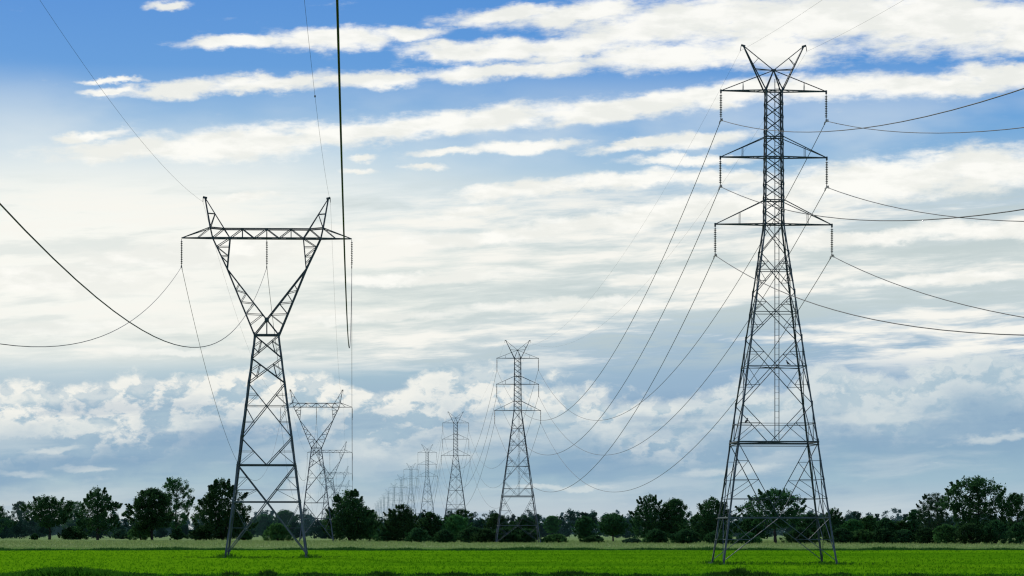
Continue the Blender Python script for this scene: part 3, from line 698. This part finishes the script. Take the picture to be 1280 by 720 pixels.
def tree(name, px, topy, wpx, basey, style, mat, open_, label, group, seed, trunk_frac=.2, Y=None, cat='tree', cuts=1.0):
    rg = np.random.default_rng(seed); rnd = random.Random(seed)
    Y = Y or dist(basey); H = wz(topy, Y); W = wpx/F*Y; R = W/2
    root = empty(name, (wx(px, Y), Y, 0), rnd.uniform(0, 6))
    z0 = H*trunk_frac; ch = H-z0
    bush = trunk_frac < .08
    # uneven outline: broad bumps that differ by direction and height
    ph = [rnd.uniform(0, 6.28) for _ in range(6)]
    def bump(a, t): return 1+.16*math.sin(2*a+ph[0]+3*t)+.12*math.sin(3*a+ph[1]-5*t)+.10*math.sin(5*a+9*t+ph[2])
    clumps = []; nodes = []
    R *= 1.06
    nc = int((240 if open_ < .3 else 190 if open_ < .55 else 120)*cuts)
    cr = R*(.165 if open_ < .55 else .16)
    tries = 0
    while len(clumps) < nc and tries < 9000:
        tries += 1
        t = rg.random()**.9; a = rg.random()*2*math.pi; q = rg.random()**(.42 if open_ > .3 else .5)
        r = profile(style, t)*R*bump(a, t)*.92*q
        c = (r*math.cos(a), r*math.sin(a), z0+t*ch*.95+.2)
        if open_ > .3 and any((c[0]-n[0])**2+(c[1]-n[1])**2+(c[2]-n[2])**2 < (cr*1.15)**2 for n in nodes): continue
        nodes.append(c); clumps.append((*c, cr*rg.uniform(.6, 1.25)))
    # sprays that break the outline
    for _ in range(int((44 if style in ('feather', 'pyramid') else 26)*cuts)):
        t = rg.uniform(.15, .95); a = rg.random()*6.283; r = profile(style, t)*R*bump(a, t)*rg.uniform(.9, 1.12)
        zt = z0+t*ch*rg.uniform(.93, 1.0)
        for j in range(3):
            f = 1+.06*j; clumps.append((r*f*math.cos(a), r*f*math.sin(a), zt+j*cr*.4, cr*(.46-.13*j)))
    tall = 0
    leaf = max(.16, min(.34, R*.040))
    leaf_mesh('crown' if not bush else 'foliage', clumps, leaf, 88, rg, mat, root, .78)
    m = MB(); tr = max(.12, R*.055)
    if bush:
        for i in range(5):
            a = i*1.257+rnd.random(); m.tube([(0,0,-.2),(math.cos(a)*R*.25, math.sin(a)*R*.25, H*.35),(math.cos(a)*R*.5, math.sin(a)*R*.5, H*.7)], [tr*.6, tr*.4, tr*.15], 5)
        m.build('stem', M['bark'], root)
    else:
        lean = rnd.uniform(-.06, .06)
        tp = [(lean*z*.6+.1*math.sin(z), .08*math.cos(1.3*z), z) for z in np.linspace(-.3, z0+ch*.7, 8)]
        m.tube(tp, [tr*(1.25-.95*i/7) for i in range(8)], 7)
        sel = rnd.sample(range(len(nodes)), min(16, len(nodes)))
        for i in sel:
            n = Vector(nodes[i]); zs = max(z0*.75, min(n.z-.25*(n.xy.length)-.3, z0+ch*.6)); b = Vector((lean*zs*.6+.1*math.sin(zs), .08*math.cos(1.3*zs), zs))
            mid = lerp(b, n, .5)+Vector((0,0,-.04*n.xy.length)); m.tube([b, mid, n], [tr*.42, tr*.27, tr*.1], 5)
        m.build('trunk', M['bark'], root)
    tag(root, label, cat, group); return root

D_, Md, Pl = M['leaf_dark'], M['leaf_mid'], M['leaf_pale']
GT = 'trees of the tree line behind the field'
T = [  # px, top, width, base, style, leaves, openness, trunk, label
 (-10,622,40,674,'feather',D_,.6,.15,'dark tree cut off by the left edge of the picture'),
 (26,626,26,672,'column',D_,.2,.1,'narrow rounded dark tree near the left edge'),
 (62,620,56,674.5,'umbrella',D_,.75,.30,'open spreading dark tree on a bare trunk, near the left edge'),
 (94,626,30,672.5,'column',Md,.4,.1,'slender lighter green tree between the open tree and the feathery one'),
 (122,609,58,675,'feather',D_,.65,.12,'feathery loose tree with wispy top, left of the dense dome tree'),
 (190,611,58,675.5,'dome',D_,.1,.22,'dense dark dome-shaped tree with visible trunk, left of the fork-headed pylon'),
 (219,597,46,674.5,'umbrella',D_,.85,.2,'tall airy tree with see-through crown behind the dense dome tree'),
 (278,598,66,676,'feather',D_,.35,.04,'large dense dark tree directly behind the left leg of the fork-headed pylon'),
 (330,644,34,672,'dome',D_,.2,.1,'round dark tree seen between the legs of the fork-headed pylon, left one'),
 (356,638,36,672,'dome',D_,.3,.1,'taller round dark tree seen between the legs of the fork-headed pylon'),
 (437,612,64,677,'feather',D_,.45,.04,'big bushy dark tree with wispy top in front of the small fork-headed pylons'),
 (462,638,30,676.5,'dome',Md,.3,.05,'lighter green bushy tree on the right flank of the big wispy tree'),
 (503,630,46,677.5,'feather',D_,.45,.04,'wispy bushy dark tree below the row of tiny pylons'),
 (537,641,34,678,'dome',D_,.2,.04,'rounded dark bushy tree left of the hedge in the middle'),
 (569,645,38,678,'dome',Md,.2,.04,'rounded green bushy tree in front of the hedge in the middle'),
 (577,637,28,674,'column',D_,.3,.1,'dark tree poking up behind the rounded green bushy tree'),
 (621,642,32,674,'dome',D_,.3,.1,'rounded dark tree just left of the mid-sized three-armed pylon'),
 (655,646,32,678,'dome',D_,.2,.05,'dark bushy tree at the right foot of the mid-sized three-armed pylon'),
 (690,645,18,673.5,'column',Md,.4,.25,'thin small tree standing alone right of the mid-sized three-armed pylon'),
 (731,646,30,676,'dome',D_,.2,.06,'small round dark tree in the gap right of centre'),
 (766,642,36,677.5,'umbrella',D_,.45,.25,'small spreading tree on a clear trunk, right of the small round tree'),
 (812,617,46,679,'feather',D_,.5,.06,'tall dark tree with pointed wispy top, left of the big three-armed pylon'),
 (843,624,46,679,'dome',D_,.15,.06,'dense dark tree adjoining the pointed wispy one'),
 (890,620,56,680,'feather',D_,.5,.06,'loose dark tree behind the left legs of the big three-armed pylon'),
 (969,612,66,679.5,'umbrella',D_,.7,.28,'open umbrella-shaped tree framed by the legs of the big three-armed pylon'),
 (940,648,34,679,'dome',D_,.2,.05,'low dark tree left of the open umbrella tree'),
 (1012,642,36,679,'dome',D_,.2,.06,'low dark tree between the umbrella tree and the right pylon legs'),
 (1040,636,40,678.5,'feather',D_,.45,.06,'dark tree behind the right legs of the big three-armed pylon'),
 (1066,650,26,679,'dome',Md,.2,.06,'small green tree first right of the big three-armed pylon'),
 (1086,645,24,678.5,'column',Md,.3,.08,'taller small tree second right of the big three-armed pylon'),
 (1108,649,30,679,'dome',D_,.2,.06,'rounded small tree in the low row left of the pale tree'),
 (1128,652,24,679,'dome',Md,.2,.06,'smallest green tree in the low row left of the pale tree'),
 (1144,637,24,679,'column',D_,.3,.08,'narrow dark tree just left of the pale willow-like tree'),
 (1168,616,42,679.5,'column',Pl,.35,.06,'paler green willow-like tree left of the biggest tree'),
 (1222,597,80,680,'umbrella',D_,.8,.24,'biggest tree, with open lobed dark crown, at the right'),
 (1272,616,44,680,'umbrella',D_,.65,.22,'open dark tree cut by the right edge of the picture'),
]
for i, (px, ty, w, by, st, mt, op, tf, lab) in enumerate(T):
    tree('tree', px, ty, w, by, st, mt, op, lab, GT, 100+i*7, tf)
B = [ # bushes
 (5,648,36,673,D_,'dark bush at the far left edge under the cut-off tree'),
 (44,651,30,672.5,Md,'green bush between the two leftmost whole trees'),
 (43,668,10,675,D_,'tiny dark shrub in the grass left of the open spreading tree'),
 (92,660,36,674.5,D_,'dark bush between the open tree and the feathery tree'),
 (152,663,26,674,Md,'low green bush right of the feathery tree'),
 (176,654,28,675.5,Md,'green bush at the left foot of the dense dome tree'),
 (222,661,18,675.5,D_,'small dark bush at the right foot of the dense dome tree'),
 (250,660,26,676,D_,'dark bush at the left foot of the large tree behind the pylon leg'),
 (348,656,40,677,Md,'rounded green bush between the legs of the fork-headed pylon'),
 (306,664,16,676,Md,'low shrub right of the large tree behind the pylon leg'),
 (484,660,30,677.5,D_,'dark bush between the two wispy bushy trees'),
 (522,662,30,678.5,D_,'dark bush right of the second wispy tree'),
 (555,664,30,679,D_,'low dark hedge bush under the rounded dark bushy tree'),
 (590,661,36,679,D_,'low dark hedge bush right of the rounded green bushy tree'),
 (606,663,34,679.3,D_,'middle dark hedge bush left of the mid-sized pylon'),
 (630,662,36,679.3,D_,'dark hedge bush at the foot of the mid-sized pylon'),
 (658,663,36,679.3,D_,'dark hedge bush right of the foot of the mid-sized pylon'),
 (695,670,32,678.8,Md,'long low shrub under the thin small tree'),
 (742,672,30,679,D_,'low dark shrub right of the small round dark tree'),
 (790,675,20,679.5,D_,'very low shrub in the open gap right of centre'),
 (820,664,34,679.8,D_,'dark bush under the tall pointed wispy tree'),
 (858,664,36,680.2,D_,'dark bush under the dense tree left of the big pylon'),
 (900,666,40,680.5,D_,'dark bush between the left legs of the big pylon'),
 (935,668,30,680.2,Md,'green bush inside the base of the big pylon, left'),
 (1000,662,40,680,D_,'dark bush inside the base of the big pylon, right'),
 (1052,662,34,680,D_,'dark bush just right of the big pylon'),
 (1078,664,36,680,Md,'green bush first of the low row right of the big pylon'),
 (1104,663,34,680,D_,'dark bush in the middle of the low row at right'),
 (1130,664,34,680,D_,'dark bush at the end of the low row at right'),
 (1158,662,30,680.2,D_,'dark bush at the foot of the pale willow-like tree'),
 (1184,657,36,680.4,Md,'green bush between the pale tree and the biggest tree'),
 (1212,656,40,680.6,D_,'dark bush under the left of the biggest tree'),
 (1244,652,44,680.6,D_,'dark bush under the right of the biggest tree'),
 (1274,655,36,680.8,D_,'dark bush at the right edge of the picture'),
]
for i, (px, ty, w, by, mt, lab) in enumerate(B):
    if i % 3 == 1 and 'dark' not in lab: mt = Pl
    tree('bush', px, ty, w, by, 'round', mt, .1, lab, 'bushes along the tree line', 900+i*5, .02, cat='bush', cuts=.62)

# the hazy wood far behind: one mass nobody could count
rg = np.random.default_rng(77); cl = []
for row in range(4):
    x = -420.0
    while x < 420:
        Y = 1040+row*260+rg.uniform(-60, 60); px = 640+F*x/Y
        h = (7.0+row*1.5)*rg.uniform(.66, 1.2)*(1+.25*math.sin(x*.021+row*2)); w = rg.uniform(3.0, 6.5)
        for _ in range(18):
            t = rg.random(); a = rg.random()*6.28; r = w*.5*(1-t*t)**.5*rg.random()**.5
            cl.append((x+r*math.cos(a), Y+r*math.sin(a), h*(.1+.9*t), w*.25))
        x += w*rg.uniform(.42, .8)
o = leaf_mesh('far_wood', cl, .5, 34, rg, M['leaf_far'], None); tag(o, 'hazy bluish distant wood filling the gaps behind the tree line', 'wood', kind='stuff')

# ------------------------------------------------------------------ camera and render
cd = bpy.data.cameras.new('camera'); cam = bpy.data.objects.new('camera', cd); C.objects.link(cam)
cam.location = (0, 0, EYE); cam.rotation_euler = (math.radians(90), 0, 0)
cd.sensor_width = 36; cd.lens = F/1280*36; cd.shift_y = (HZ-360)/1280; cd.clip_start = .5; cd.clip_end = 30000
scene.camera = cam
scene.render.engine = 'CYCLES'
scene.view_settings.view_transform = 'Standard'; scene.view_settings.look = 'None'; scene.view_settings.exposure = 0; scene.view_settings.gamma = 1
scene.render.resolution_x, scene.render.resolution_y = 1024, 576
scene.cycles.filter_width = 1.25; scene.cycles.max_bounces = 6; scene.cycles.transparent_max_bounces = 4
